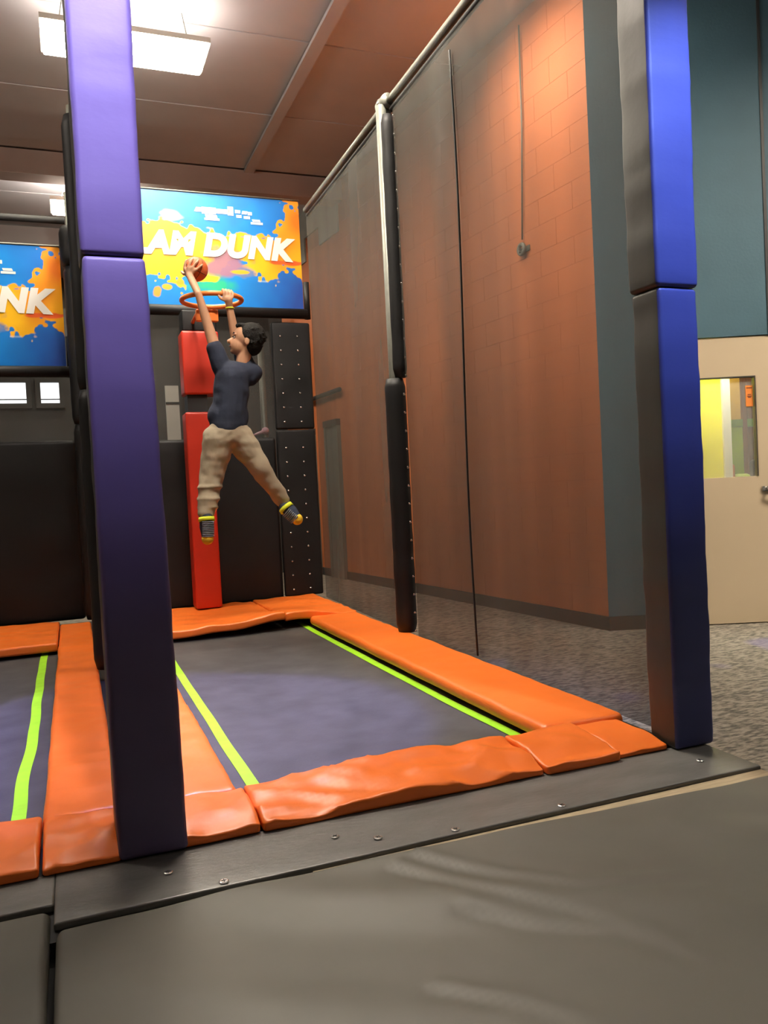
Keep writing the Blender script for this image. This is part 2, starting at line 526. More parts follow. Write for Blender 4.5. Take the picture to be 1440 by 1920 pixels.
tag(br, 'small grey ring bracket fixed on the orange wall', 'bracket')
MB().box((-0.07, 0, -0.02), (0.07, 0.012, 0.02)).build('plate', 'galvanised', br, smooth=False)
MB().torus((0, 0.035, 0), 0.038, 0.016, 20, 8, 'Y').build('ring', 'galvanised', br)
MB().tube([(0, 0.0, 0), (0, 0.05, -0.03)], 0.014, 8).build('stem', 'black_rubber', br)

# teal wall with the beige door, square-on to the viewer, from the same corner to the right
tdir = Vector((1.056, -0.434, 0)).normalized()
tang = math.atan2(tdir.y, tdir.x)
tw = empty('wall_entrance', (COR.x, COR.y, FLOOR)); tw.rotation_euler = (0, 0, tang)
tag(tw, 'teal blue painted wall around the beige door', 'wall', kind='structure')
DL, DR, DH = 0.45, 1.42, 2.075
MB().box((0.0, 0, 0), (DL, 0.2, H)).build('wall_section', 'teal_paint', tw, smooth=False)
MB().box((DR, 0, 0), (6.0, 0.2, H)).build('wall_section', 'teal_paint', tw, smooth=False)
MB().box((DL, 0, DH), (DR, 0.2, H)).build('wall_section', 'teal_paint', tw, smooth=False)
MB().box((1.215, -0.008, DH), (1.235, 0.0, H)).build('conduit', 'black_base', tw, smooth=False)
bt = MB().box((0.0, -0.014, 0), (DL-0.03, 0.0, 0.10)).build('baseboard_entrance', 'black_base', smooth=False, loc=(COR.x, COR.y, FLOOR))
bt.rotation_euler = (0, 0, tang)
tag(bt, 'black rubber baseboard along the teal wall', 'baseboard', kind='structure')
d1 = empty('door_1', (COR.x, COR.y, FLOOR)); d1.rotation_euler = (0, 0, tang)
tag(d1, 'beige door with a glazed light beside the blue post', 'door', kind='structure')
WX0, WX1, WZ0, WZ1 = 0.70, 1.118, 1.066, 1.787
for lo, hi in [((DL+.005, .01, .008), (WX0, .055, DH-.006)), ((WX1, .01, .008), (DR-.005, .055, DH-.006)), ((WX0, .01, .008), (WX1, .055, WZ0)), ((WX0, .01, WZ1), (WX1, .055, DH-.006))]:
    MB().box(lo, hi).build('door_panel', 'door_paint', d1, smooth=False)
for lo, hi in [((WX0, .004, WZ1-.008), (WX1, .05, WZ1)), ((WX1-.008, .004, WZ0), (WX1, .05, WZ1-.008)), ((WX0, .004, WZ0), (WX0+.008, .05, WZ1-.008))]:
    MB().box(lo, hi).build('glazing_bead', 'door_trim', d1, smooth=False)
MB().box((WX0, .03, WZ0), (WX1, .034, WZ1)).build('pane', 'glass', d1, smooth=False)
h_ = MB().tube([(1.17, 0.0, 0.975), (1.17, -0.05, 0.975), (1.20, -0.06, 0.975), (1.31, -0.055, 0.968)], [.012, .012, .011, .009], 10).build('handle', 'steel', d1)
MB().box((1.135, -0.008, 0.955), (1.20, 0.01, 0.99)).build('handle_plate', 'steel', h_, smooth=False)
nt_ = MB().box((1.055, .026, 1.57), (1.105, .0295, 1.72)).build('notice', 'notice_orange', d1, smooth=False)
for zz, ww in [(1.64, .016), (1.652, .012), (1.70, .02), (1.632, .01)]:
    MB().box((1.08-ww, .0245, zz), (1.08+ww, .0259, zz+.006)).build('print_line', 'notice_ink', nt_, smooth=False)
# the playroom beyond the glass
pr = empty('wall_playroom', (COR.x, COR.y, FLOOR)); pr.rotation_euler = (0, 0, tang)
tag(pr, 'yellow and ochre playroom walls beyond the door glass', 'wall', kind='structure')
MB().box((0.2, 0.58, 0), (1.098, 0.62, 2.6)).build('yellow_section', 'yellow_wall', pr, smooth=False)
MB().box((1.098, 0.55, 0), (1.158, 0.62, 2.6)).build('frame_post', 'white_plastic', pr, smooth=False)
MB().box((0.6, 2.4, 0), (3.4, 2.5, 2.6)).build('ochre_section', 'ochre_wall', pr, smooth=False)
MB().box((0.2, 2.5, 2.6), (3.4, 0.2, 2.7)).build('playroom_ceiling', 'white_plastic', pr, smooth=False)
MB().box((0.15, 0.25, 0), (0.2, 2.5, 2.6)).build('side_section', 'ochre_wall', pr, smooth=False)
MB().box((3.4, 0.25, 0), (3.45, 2.5, 2.6)).build('side_section', 'play_blue', pr, smooth=False)
def inroom(x, y, z):
    q = COR + tdir*x + Vector((-tdir.y, tdir.x, 0))*y
    return Vector((q.x, q.y, FLOOR+z))
l_ = bpy.data.lights.new('playroom_lamp', 'POINT'); l_.energy = 60; l_.color = (1, 0.95, 0.8); l_.shadow_soft_size = 0.15
lo_ = bpy.data.objects.new('playroom_lamp', l_); COL.objects.link(lo_); lo_.location = inroom(0.95, 0.38, 2.35)
l_ = bpy.data.lights.new('playroom_lamp', 'POINT'); l_.energy = 30; l_.color = (1, 0.9, 0.75); l_.shadow_soft_size = 0.15
lo_ = bpy.data.objects.new('playroom_lamp', l_); COL.objects.link(lo_); lo_.location = inroom(1.7, 1.6, 2.4)
pf = empty('play_frame', inroom(1.665, 1.5, 0)); pf.rotation_euler = (0, 0, tang)
tag(pf, 'brown and green play frame seen through the door glass', 'play frame')
MB().box((-.02, -.02, 0), (.02, .02, 2.5)).build('post', 'brown_post', pf, smooth=False)
MB().box((-.42, -.02, 1.50), (-.02, .02, 1.57)).build('rail', 'green_play', pf, smooth=False)
MB().box((.02, -.02, 1.50), (.11, .02, 1.57)).build('rail', 'green_play', pf, smooth=False)
MB().box((-.42, -.01, 0.0), (-.02, .01, 1.50)).build('panel', 'play_lime', pf, smooth=False)
MB().box((.045, .03, 0), (.105, .10, 2.45)).build('column', 'brown_post', pf, smooth=False)
MB().box((.115, -.05, 0), (.30, .03, 1.46)).build('slide_side', 'play_blue', pf, smooth=False)
MB().rbox((-.01, -.16, .98), (.05, -.08, 1.20), .03, .03).build('cushion', 'black_vinyl', pf)
MB().rbox((-.16, -.18, .90), (-.02, -.06, 1.08), .04, .04).build('seat', 'play_lime', pf)
MB().rbox((-.22, -.18, .95), (-.165, -.08, 1.17), .025, .03).build('seat_back', 'notice_orange', pf)

# ------------------------------------------------------------------ platform, mats, kerb
pl = MB()
pl.box((-4.0, -2.5, FLOOR), (1.945, 1.86, -0.055))
po = pl.build('platform', 'black_rubber', smooth=False)
tag(po, 'raised black deck under the foreground mats', 'platform', kind='structure')
pl = MB()
pl.box((-4.0, 1.86, FLOOR), (1.945, 2.16, -0.02))
po = pl.build('platform', 'black_rubber', smooth=False)
tag(po, 'raised black base under the kerb strip', 'platform', kind='structure')
# frame blocks below the pads (keeps the bed openings free)
for x0, x1, y0, y1 in [(-4, 1.90, 2.16, 2.36), (1.60, 1.90, 2.36, 6.7), (-0.10, 0.36, 2.36, 6.7), (0.36, 1.60, 5.75, 6.7), (-4, -0.10, 5.75, 6.7)]:
    po = MB().box((x0, y0, FLOOR), (x1, y1, -0.01)).build('platform', 'black_rubber', smooth=False)
    tag(po, 'black trampoline frame base under the orange pads', 'platform', kind='structure')

def wrinkle(p, amp, dirx, diry, freq):
    t = p.x*dirx + p.y*diry
    return amp * math.sin(t*freq + 2.2*nz(p.x*1.3, p.y*1.3, 3.0)) * (0.5 + 0.5*nz(p.x*1.1+5, p.y*1.1, 7.0))

CREASES = [[(0.742, 1.851), (0.854, 1.693), (1.012, 1.531), (1.275, 1.452)], [(0.671, 1.818), (0.811, 1.612), (0.939, 1.465), (1.056, 1.27)],
           [(0.735, 1.568), (0.845, 1.441), (0.978, 1.352), (1.069, 1.184)], [(0.553, 1.336), (0.674, 1.235), (0.758, 1.133)]]
def crease(p):
    z = 0.0
    for ln in CREASES:
        for k in range(len(ln)-1):
            a, b_ = Vector((*ln[k], 0)), Vector((*ln[k+1], 0))
            d = b_ - a; q = Vector((p.x, p.y, 0)) - a
            t = q.dot(d)/d.length_squared
            if -0.02 <= t <= 1.02:
                f = (k + max(0, min(1, t)))/(len(ln)-1)
                off = (q - d*t).dot(Vector((-d.y, d.x, 0)).normalized())
                z += (1-0.75*f)*(0.006*math.exp(-((off-0.022)/0.02)**2) - 0.007*math.exp(-((off+0.008)/0.016)**2))
                break
    return z
def mat_warp(edge_fn):
    def f(p):
        q = Vector(p)
        if q.y > 1.0:
            q.y += edge_fn(q.x) * (q.y - 1.0) / 0.9
        top = (p.z + 0.05) / 0.055
        q.z += top * (0.008*nz(p.x*0.9, p.y*0.9, 1) + wrinkle(p, 0.014, 0.60, 0.80, 15.0)*math.exp(-((p.y-1.60)/0.45)**2)*min(1, max(0.1, (1.90-p.y)/0.22)) + crease(p) + wrinkle(p, 0.004, 0.55, 0.85, 29.0) - 0.004)
        return q
    return f
mo = MB().rbox((-0.085, 0.4, -0.055), (1.935, 1.89, 0.0), 0.02, 0.016, mat_warp(lambda x: (-0.055*max(0, (x-0.75)/1.15) if x > 0.75 else 0.008*math.sin(x*5)))).build('floor_mat', 'mat_vinyl')
tag(mo, 'large black vinyl foam mat with soft wrinkles in the foreground', 'floor mat', 'foreground floor mats')
mo = MB().rbox((-2.1, -2.0, -0.055), (-0.098, 1.985, 0.002), 0.02, 0.05, mat_warp(lambda x: 0.0)).build('floor_mat', 'mat_vinyl')
tag(mo, 'black vinyl foam mat left of the dark seam', 'floor mat', 'foreground floor mats')
wo = MB().box((0.5, 1.80, -0.052), (1.944, 1.8975, -0.012)).build('plywood_strip', 'plywood', smooth=False)
tag(wo, 'bare plywood edge showing between kerb strip and mat', 'plywood strip')

ks = empty('kerb_strip', (0, 0, 0))
tag(ks, 'black rubber kerb strip screwed down along the trampoline front', 'kerb strip')
def kwarp(p):
    q = Vector(p); q.z += 0.0025*nz(p.x*2.3, p.y*6, 2); return q
MB().rbox((-3.0, 1.995, -0.02), (-0.09, 2.165, 0.0), 0.006, 0.06, kwarp).build('strip', 'kerb_rubber', ks)
MB().rbox((-0.09, 1.90, -0.02), (1.95, 2.165, 0.0), 0.006, 0.06, kwarp).build('strip', 'kerb_rubber', ks)
sm = MB()
sm.tube([(0,0,0),(0,0,0.002),(0,0,0.0035)], [0.0115, 0.0115, 0.009], 16)
sm = sm.mesh('screw', False); sm.materials.append(MATS['steel'])
slot = MB().box((-0.0065,-0.0012,0.0035),(0.0065,0.0012,0.0042)).box((-0.0012,-0.0065,0.0035),(0.0012,0.0065,0.0042)).mesh('slot', False); slot.materials.append(MATS['black_rubber'])
for k, (x, y) in enumerate([(0.287, 1.919), (0.901, 1.920), (1.235, 1.922), (1.814, 2.016), (0.17, 2.03), (0.60, 2.03), (0.70, 1.97)]):
    s_ = sub('screw', sm, None, ks, (x, y, 0.0012))
    sub('slot', slot, None, s_, (0, 0, 0), (0, 0, 0.4*k))

# ------------------------------------------------------------------ trampoline beds
def bed(x0, x1, y0, y1, label):
    o = MB().grid(lambda u, v: (x0+(x1-x0)*u, y0+(y1-y0)*v, -0.022 - 0.03*math.sin(PI*u)*math.sin(PI*v) + 0.003*nz(u*5, v*9, 1)), 24, 60).build('trampoline_bed', 'bed_fabric')
    tag(o, label, 'trampoline')
    return o
def tape(parent, x, y0, y1, wd, u_of, wob=0.004):
    def fn(u, v):
        y = y0 + (y1-y0)*v
        xx = x + wd*(u-0.5) + wob*nz(0.3, y*2.2, 5)
        uu, vv = u_of(xx, y)
        return (xx, y, -0.0195 - 0.03*math.sin(PI*uu)*math.sin(PI*vv) + 0.003*nz(uu*5, vv*9, 1))
    MB().grid(fn, 2, 60).build('line_tape', 'lime_tape', parent)
b1 = bed(0.34, 1.64, 2.30, 5.80, 'black trampoline bed of the lane under the bright sign')
uo = lambda x, y: ((x-0.34)/1.30, (y-2.30)/3.50)
tape(b1, 1.487, 2.36, 5.66, 0.042, uo)
tape(b1, 0.497, 2.36, 5.75, 0.042, uo)
b2 = bed(-1.40, -0.10, 2.30, 5.80, 'black trampoline bed in the neighbouring lane by the picture edge')
uo2 = lambda x, y: ((x+1.40)/1.30, (y-2.30)/3.50)
tape(b2, -0.205, 2.36, 5.6, 0.042, uo2, 0.012)
tape(b2, -1.24, 2.36, 5.6, 0.042, uo2, 0.012)

# ------------------------------------------------------------------ orange pads
def pad_warp(amp, f=5.0, lift=None, seed=0.0, edge=0.0):
    def fn(p):
        q = Vector(p)
        t = max(0.0, min(1.0, (p.z - 0.0) / 0.045))
        rg = 1 - 2*abs(nz(p.x*f*0.9 + 0.5*p.y*f, p.y*f*1.4, seed+2))           # creases
        q.z += t*amp*(0.8*nz(p.x*f, p.y*f, seed) + 0.5*nz(p.x*f*2.3, p.y*f*2.3, seed+4) + 0.55*(rg**3 - 0.4))
        q.x += edge*nz(p.x*4, p.y*4, seed+9)
        q.y += edge*nz(p.x*4, p.y*4, seed+19)
        if lift: q.z += lift(p)
        return q
    return fn
def pad(lo, hi, label, amp=0.006, r=0.012, res=0.02, lift=None, seed=0.0, edge=0.004, f=5.0, name='orange_pad', cat='safety pad', group=None):
    o = MB().rbox(lo, hi, r, res, pad_warp(amp, f, lift, seed, edge)).build(name, 'orange_vinyl')
    return tag(o, label, cat, group or 'orange trampoline pads')

# lane under the bright sign
pad((0.435, 2.145, 0.0), (1.325, 2.425, 0.046), 'wrinkled orange pad along the front edge of the bright lane', 0.019, seed=1.0, f=6.0,
    lift=lambda p: 0.012*math.sin(PI*min(1, max(0, (p.x-0.43)/0.95)))*max(0, p.z)/0.045 - 0.020*math.exp(-((p.y-2.15)/0.06)**2)*max(0, p.z)/0.045)
pad((1.33, 2.135, 0.0), (1.605, 2.415, 0.054), 'short orange pad lapped over the front pad, beside its dark seam', 0.010, seed=2.0, f=6.0, lift=lambda p: 0.0 - 0.020*math.exp(-((p.y-2.15)/0.06)**2)*max(0, p.z)/0.045)
pad((1.61, 2.15, 0.0), (1.805, 2.42, 0.040), 'orange corner pad at the foot of the blue post', 0.008, seed=3.0, lift=lambda p: 0.0 - 0.020*math.exp(-((p.y-2.15)/0.06)**2)*max(0, p.z)/0.045)
pad((1.50, 2.425, -0.012), (1.85, 5.425, 0.052), 'long smooth orange pad beside the side net', 0.004, 0.03, 0.035, seed=4.0)
pad((1.335, 5.43, 0.0), (1.86, 6.53, 0.058), 'orange pad at the back corner where two pads overlap', 0.010, 0.015, 0.03, seed=5.0,
    lift=lambda p: 0.035*math.exp(-((p.x-1.42)/0.18)**2)*math.exp(-((p.y-5.42)/0.35)**2))
pad((0.30, 5.40, -0.004), (1.33, 6.53, 0.050), 'wide orange pad under the red hoop post, front edge curling up', 0.010, 0.015, 0.03, seed=6.0,
    lift=lambda p: 0.05*math.exp(-((p.x-1.30)/0.25)**2)*math.exp(-((p.y-5.40)/0.30)**2) + 0.012*math.exp(-((p.x-0.85)/0.12)**2)*math.exp(-((p.y-5.40)/0.2)**2))
pad((0.245, 2.40, -0.01), (0.415, 5.39, 0.046), 'long pinkish orange pad on the bright lane beside the purple post', 0.006, 0.02, 0.03, seed=7.0, f=9)
pad((0.215, 2.15, 0.0), (0.43, 2.40, 0.050), 'orange corner pad beside the foot of the purple post', 0.013, seed=8.0, f=7.0, lift=lambda p: 0.0 - 0.020*math.exp(-((p.y-2.15)/0.06)**2)*max(0, p.z)/0.045)
# neighbouring lane
pad((-0.125, 2.42, -0.01), (0.085, 6.30, 0.046), 'long orange pad of the neighbouring lane beside the purple post', 0.006, 0.02, 0.03, seed=9.0)
pad((-0.120, 2.15, 0.0), (0.07, 2.425, 0.050), 'orange corner pad of the neighbouring lane under the purple post', 0.013, seed=10.0, f=7.0, lift=lambda p: 0.0 - 0.020*math.exp(-((p.y-2.15)/0.06)**2)*max(0, p.z)/0.045)
pad((-1.45, 2.15, 0.0), (-0.126, 2.44, 0.056), 'orange front pad of the neighbouring lane at the picture edge', 0.012, seed=11.0, f=6.0, lift=lambda p: 0.0 - 0.020*math.exp(-((p.y-2.15)/0.06)**2)*max(0, p.z)/0.045)
pad((-1.45, 5.45, -0.006), (-0.13, 6.50, 0.050), 'orange back pad of the neighbouring lane below the black padding', 0.010, 0.015, 0.03, seed=12.0)

# ------------------------------------------------------------------ padded posts at the front
def sleeve(lo, hi, r, res, bul, seed, wr=0.004):
    """padded post sleeve, split into a front face and the rest; returns two builders"""
    src = MB().rbox(lo, hi, r, res)
    cy = (lo[1]+hi[1])/2; cx = (lo[0]+hi[0])/2
    vs = []
    for p in src.v:
        p = Vector(p)
        t = (p.z-lo[2])/(hi[2]-lo[2])
        b_ = bul*math.sin(PI*min(1, max(0, t)))**0.5
        w_ = wr*(nz(p.x*4+seed, p.y*4, p.z*7) + 0.7*nz(p.x*3+seed, p.y*3, p.z*16))
        d = Vector((p.x-cx, p.y-cy, 0)); d = d.normalized() if d.length > 1e-6 else d
        vs.append(p + d*(b_+w_))
    fr, sd = MB(), MB()
    F, S = [], []
    for f in src.f:
        c = sum((Vector(src.v[i]) for i in f), Vector())/len(f)
        (F if c.y < lo[1] + r*0.75 else S).append(f)
    for mb, fs in ((fr, F), (sd, S)):
        used = sorted({i for f in fs for i in f}); mp_ = {i: k for k, i in enumerate(used)}
        mb.add([vs[i] for i in used], [tuple(mp_[i] for i in f) for f in fs])
    return fr, sd

def front_post(name, x0, x1, y0, y1, zs, front, side, label):
    e = empty(name, ((x0+x1)/2, (y0+y1)/2, 0))
    tag(e, label, 'padded post')
    ex, ey = e.location.x, e.location.y
    for k, (z0, z1, grow, xl, xr, taper) in enumerate(zs):
        f, s = sleeve((xl-grow-ex, y0-grow-ey, z0), (xr+grow-ex, y1+grow-ey, z1), 0.014, 0.03, 0.003, 3.0*k+x0, 0.0035)
        for mb in (f, s):     # the sleeve narrows upwards on its right side
            mb.v = [(v[0] - taper*(v[2]-z0)/(z1-z0)*max(0, (v[0]+ex-xl)/(xr-xl)), v[1], v[2]) for v in mb.v]
        nm = 'upper_pad' if k else 'lower_pad'
        s_ = s.build(nm, side, e)
        f.build('front_cover', front, s_)
    MB().tube([(0, 0, 0.0), (0, 0, 3.35)], 0.04, 14).build('pole', 'galvanised', e)
    return e
front_post('padded_post', 0.060, 0.228, 2.14, 2.32, [(0.001, 1.537, 0.0, 0.060, 0.234, 0.020), (1.538, 3.2, 0.0, 0.058, 0.212, 0.0)], 'purple_vinyl', 'side_vinyl', 'tall padded post with a purple front between the two lanes')
front_post('padded_post', 1.815, 1.975, 2.12, 2.255, [(0.001, 1.527, 0.0, 1.815, 1.974, 0.0), (1.528, 3.2, 0.006, 1.812, 1.970, 0.0)], 'blue_vinyl', 'side_vinyl', 'tall padded post with a blue front beside the beige door')

# ------------------------------------------------------------------ laced net posts
clip = MB().tube([(-0.007, 0, 0), (-0.006, 0, 0.004), (0.006, 0, 0.004), (0.007, 0, 0)], 0.0035, 6)
clip.torus((0, 0, 0), 0.006, 0.002, 10, 5, 'Z')
clip = clip.mesh('lacing_hook', True); clip.materials.append(MATS['steel'])

def net_post(label, x, y, zs, top, w_=0.055, hooks=(), hook_dir=(-0.707, -0.707), pole=True, group='laced net posts'):
    e = empty('net_post', (x, y, 0)); tag(e, label, 'net post', group)
    if pole:
        MB().tube([(0, 0, zs[0][0]), (0, 0, top)], 0.032, 14).build('pole', 'galvanised', e)
    for k, (z0, z1, rad, ox, oy) in enumerate(zs):
        n = max(6, int((z1-z0)/0.05))
        pts, rs = [], []
        for i in range(n+1):
            t = i/n
            pts.append((ox, oy, z0+(z1-z0)*t))
            rs.append(rad*(1 + 0.06*nz(k*3.1+x, 2.0, t*n*0.35)) * (0.8 if i in (0, n) else 1))
        c = MB().tube(pts, rs, 16).build('vinyl_cover', 'black_vinyl', e)
        for zz in hooks:
            if z0 < zz < z1:
                d = Vector((hook_dir[0], hook_dir[1], 0)).normalized()
                hk = sub('lacing_hook', clip, None, c, (ox + d.x*rad*1.02, oy + d.y*rad*1.02, zz))
                hk.rotation_euler = Vector((0, 0, 1)).rotation_difference(d).to_euler()
    return e

hooks_r = [0.06 + 0.108*i for i in range(29)]
net_post('black laced post halfway along the side net', 1.835, 4.45,
         [(0.05, 1.56, 0.062, 0.0, 0.0), (1.565, 3.10, 0.044, 0.026, -0.022)], 3.16, hooks=hooks_r, hook_dir=(0.50, -0.86))
net_post('dark laced post behind the purple post, halfway along the divider', 0.125, 4.45,
         [(0.05, 1.5, 0.06, 0, 0), (1.505, 2.90, 0.06, 0, 0)], 2.95, hooks=[], pole=True)
net_post('black post at the far end of the divider net', 0.115, BY-0.21,
         [(0.05, 1.5, 0.065, 0, 0), (1.505, 2.66, 0.07, 0.0, 0), (2.665, 2.95, 0.075, -0.01, 0)], 3.2, hooks=[])

# laced black strip at the back corner
e = empty('corner_strip', (1.785, BY-0.04, 0)); tag(e, 'black vinyl strip with two rows of lacing hooks in the back corner', 'corner strip')
for z0, z1 in [(0.05, 1.44), (1.445, 2.33)]:
    s_ = MB().rbox((-0.165, -0.03, z0), (0.165, 0.03, z1), 0.018, 0.05, lambda p: Vector((p.x, p.y+0.008*nz(p.x*9, 1, p.z*6), p.z))).build('strip_section', 'black_vinyl', e)
    zz = z0 + 0.06
    while zz < z1 - 0.04:
        for xx in (-0.095, 0.05):
            hk = sub('lacing_hook', clip, None, s_, (xx, -0.034, zz)); hk.rotation_euler = (PI/2, 0, 0)
        zz += 0.118

# ------------------------------------------------------------------ rails
def rail(pts, rad, mat, label, name='top_rail'):
    o = MB().tube(pts, rad, 14).build(name, mat); tag(o, label, 'rail'); return o
rail([(NX, 2.25, 3.20), (NX, 4.46, 3.185)], 0.024, 'galvanised', 'grey pipe rail along the top of the side net, nearer length')
rail([(NX, 4.48, 3.185), (NX+0.085, 6.52, 3.262)], 0.024, 'galvanised', 'grey pipe rail along the top of the side net, length reaching the sign')
cl_ = empty('pipe_clamp', (NX-0.01, 4.47, 3.186)); tag(cl_, 'knuckle clamp joining the pipe rails on the middle post', 'clamp')
MB().tube([(0, -0.055, 0.0), (0, 0.055, 0.0)], 0.044, 14).build('collar', 'galvanised', cl_)
MB().tube([(-0.005, 0, -0.10), (-0.005, 0, 0.02)], 0.042, 14).build('socket', 'galvanised', cl_)
MB().tube([(-0.05, 0, 0.0), (-0.035, 0, 0.0)], 0.012, 8).build('bolt', 'steel', cl_)
rail([(DX, 2.3, 3.1), (DX, 4.45, 2.975), (DX, BY-0.1, 3.0)], 0.028, 'galvanised', 'pipe rail along the top of the divider net')
rail([(-1.9, BY+0.02, 3.07), (0.08, BY+0.02, 3.07)], 0.026, 'black_rubber', 'black pipe crossing above the dimmer sign')

# ------------------------------------------------------------------ nets
def net(name, a, b, z0, z1, amp, freq, mat, label, seed=0, nu=60, nv=30):
    a, b = Vector((a[0], a[1], 0)), Vector((b[0], b[1], 0))
    d = (b-a).normalized(); n = Vector((-d.y, d.x, 0)); ln = (b-a).length
    def fn(u, v):
        s = u*ln
        z = z0(u) + (z1(u)-z0(u))*v if callable(z0) else z0 + ((z1(u) if callable(z1) else z1)-z0)*v
        off = amp*(nz(s*freq+seed, z*0.35, seed) + 0.5*math.sin(s*freq*5+seed+z*0.7))*math.sin(PI*min(1, max(0, u)))**0.4*math.sin(PI*v)**0.3 if 0 < v < 1 else 0
        p = a + d*s + n*off
        return (p.x, p.y, z)
    o = MB().grid(fn, nu, nv).build(name, mat)
    tag(o, label, 'net')
    return o
n1_ = net('safety_net', (NX, 2.30), (NX, 4.385), 0.02, lambda u: 3.165-0.015*u, 0.018, 1.6, 'net', 'grey mesh safety net beside the long orange pad, nearer panel', 1)
n2_ = net('safety_net', (NX, 4.515), (NX+0.085, 6.52), 0.02, lambda u: 3.15+0.06*u, 0.03, 2.2, 'net', 'grey mesh safety net beside the long orange pad, farther panel', 5)
MB().tube([(NX+0.010, 2.3, 3.150), (NX+0.010, 4.42, 3.137)], 0.017, 10).build('hem_rope', 'black_rubber', n1_)
MB().tube([(NX+0.010, 4.52, 3.137), (NX+0.093, 6.5, 3.212)], 0.017, 10).build('hem_rope', 'black_rubber', n2_)
net('divider_net', (DX, 2.36), (DX, 4.38), 0.02, lambda u: 3.055-0.125*u, 0.01, 1.6, 'net', 'grey mesh divider net behind the purple post, nearer panel', 9)
net('divider_net', (DX, 4.52), (DX, 6.3), 0.02, lambda u: 2.93+0.02*u, 0.01, 1.6, 'net', 'grey mesh divider net behind the purple post, farther panel', 12)
net('back_net', (0.18, BY+0.02), (1.62, BY+0.02), 1.36, 2.46, 0.015, 2.0, 'net_back', 'dark mesh net below the bright sign behind the hoop', 15)
net('back_net', (-1.7, BY+0.02), (0.07, BY+0.02), 1.36, 1.93, 0.015, 2.0, 'net_back', 'dark mesh net below the dimmer sign', 18)
net('back_net', (-1.7, BY+0.04), (0.07, BY+0.04), 2.86, 3.06, 0.005, 2.0, 'net_back', 'dark mesh net between the dimmer sign and the black pipe', 21, nv=8)
# seam cord and slack folds on the nearer side panel
MB().tube([(NX-0.018, 3.60 + 0.02*math.sin(z*2.0), z) for z in [0.05+0.15*i for i in range(21)]], 0.006, 6).build('seam_cord', 'black_rubber', n1_)

# ------------------------------------------------------------------ back padding
def backpad(x0, x1, z0, z1, label, seed):
    o = MB().rbox((x0, BY-0.02, z0), (x1, BY+0.10, z1), 0.03, 0.07, lambda p: Vector((p.x, p.y+0.012*nz(p.x*3+seed, 1, p.z*3) if p.y < BY else p.y, p.z))).build('wall_pad', 'black_vinyl')
    tag(o, label, 'wall pad', 'black back wall pads')
backpad(0.20, 1.62, 0.03, 1.385, 'black vinyl wall pad behind the red hoop post', 1)
backpad(-1.7, 0.06, 0.03, 1.40, 'black vinyl wall pad at the back of the neighbouring lane', 4)

# ------------------------------------------------------------------ signs
def value_noise(h_, w_, cells, rng):
    gy, gx = cells
    g = rng.random((gy+2, gx+2))
    yy = np.linspace(0, gy, h_, endpoint=False); xx = np.linspace(0, gx, w_, endpoint=False)
    y0 = yy.astype(int); x0 = xx.astype(int)
    fy = (yy-y0)[:, None]; fx = (xx-x0)[None, :]
    fy = fy*fy*(3-2*fy); fx = fx*fx*(3-2*fx)
    a = g[y0][:, x0]; b = g[y0][:, x0+1]; c = g[y0+1][:, x0]; d = g[y0+1][:, x0+1]
    return (a*(1-fx)+b*fx)*(1-fy) + (c*(1-fx)+d*fx)*fy - 0.5

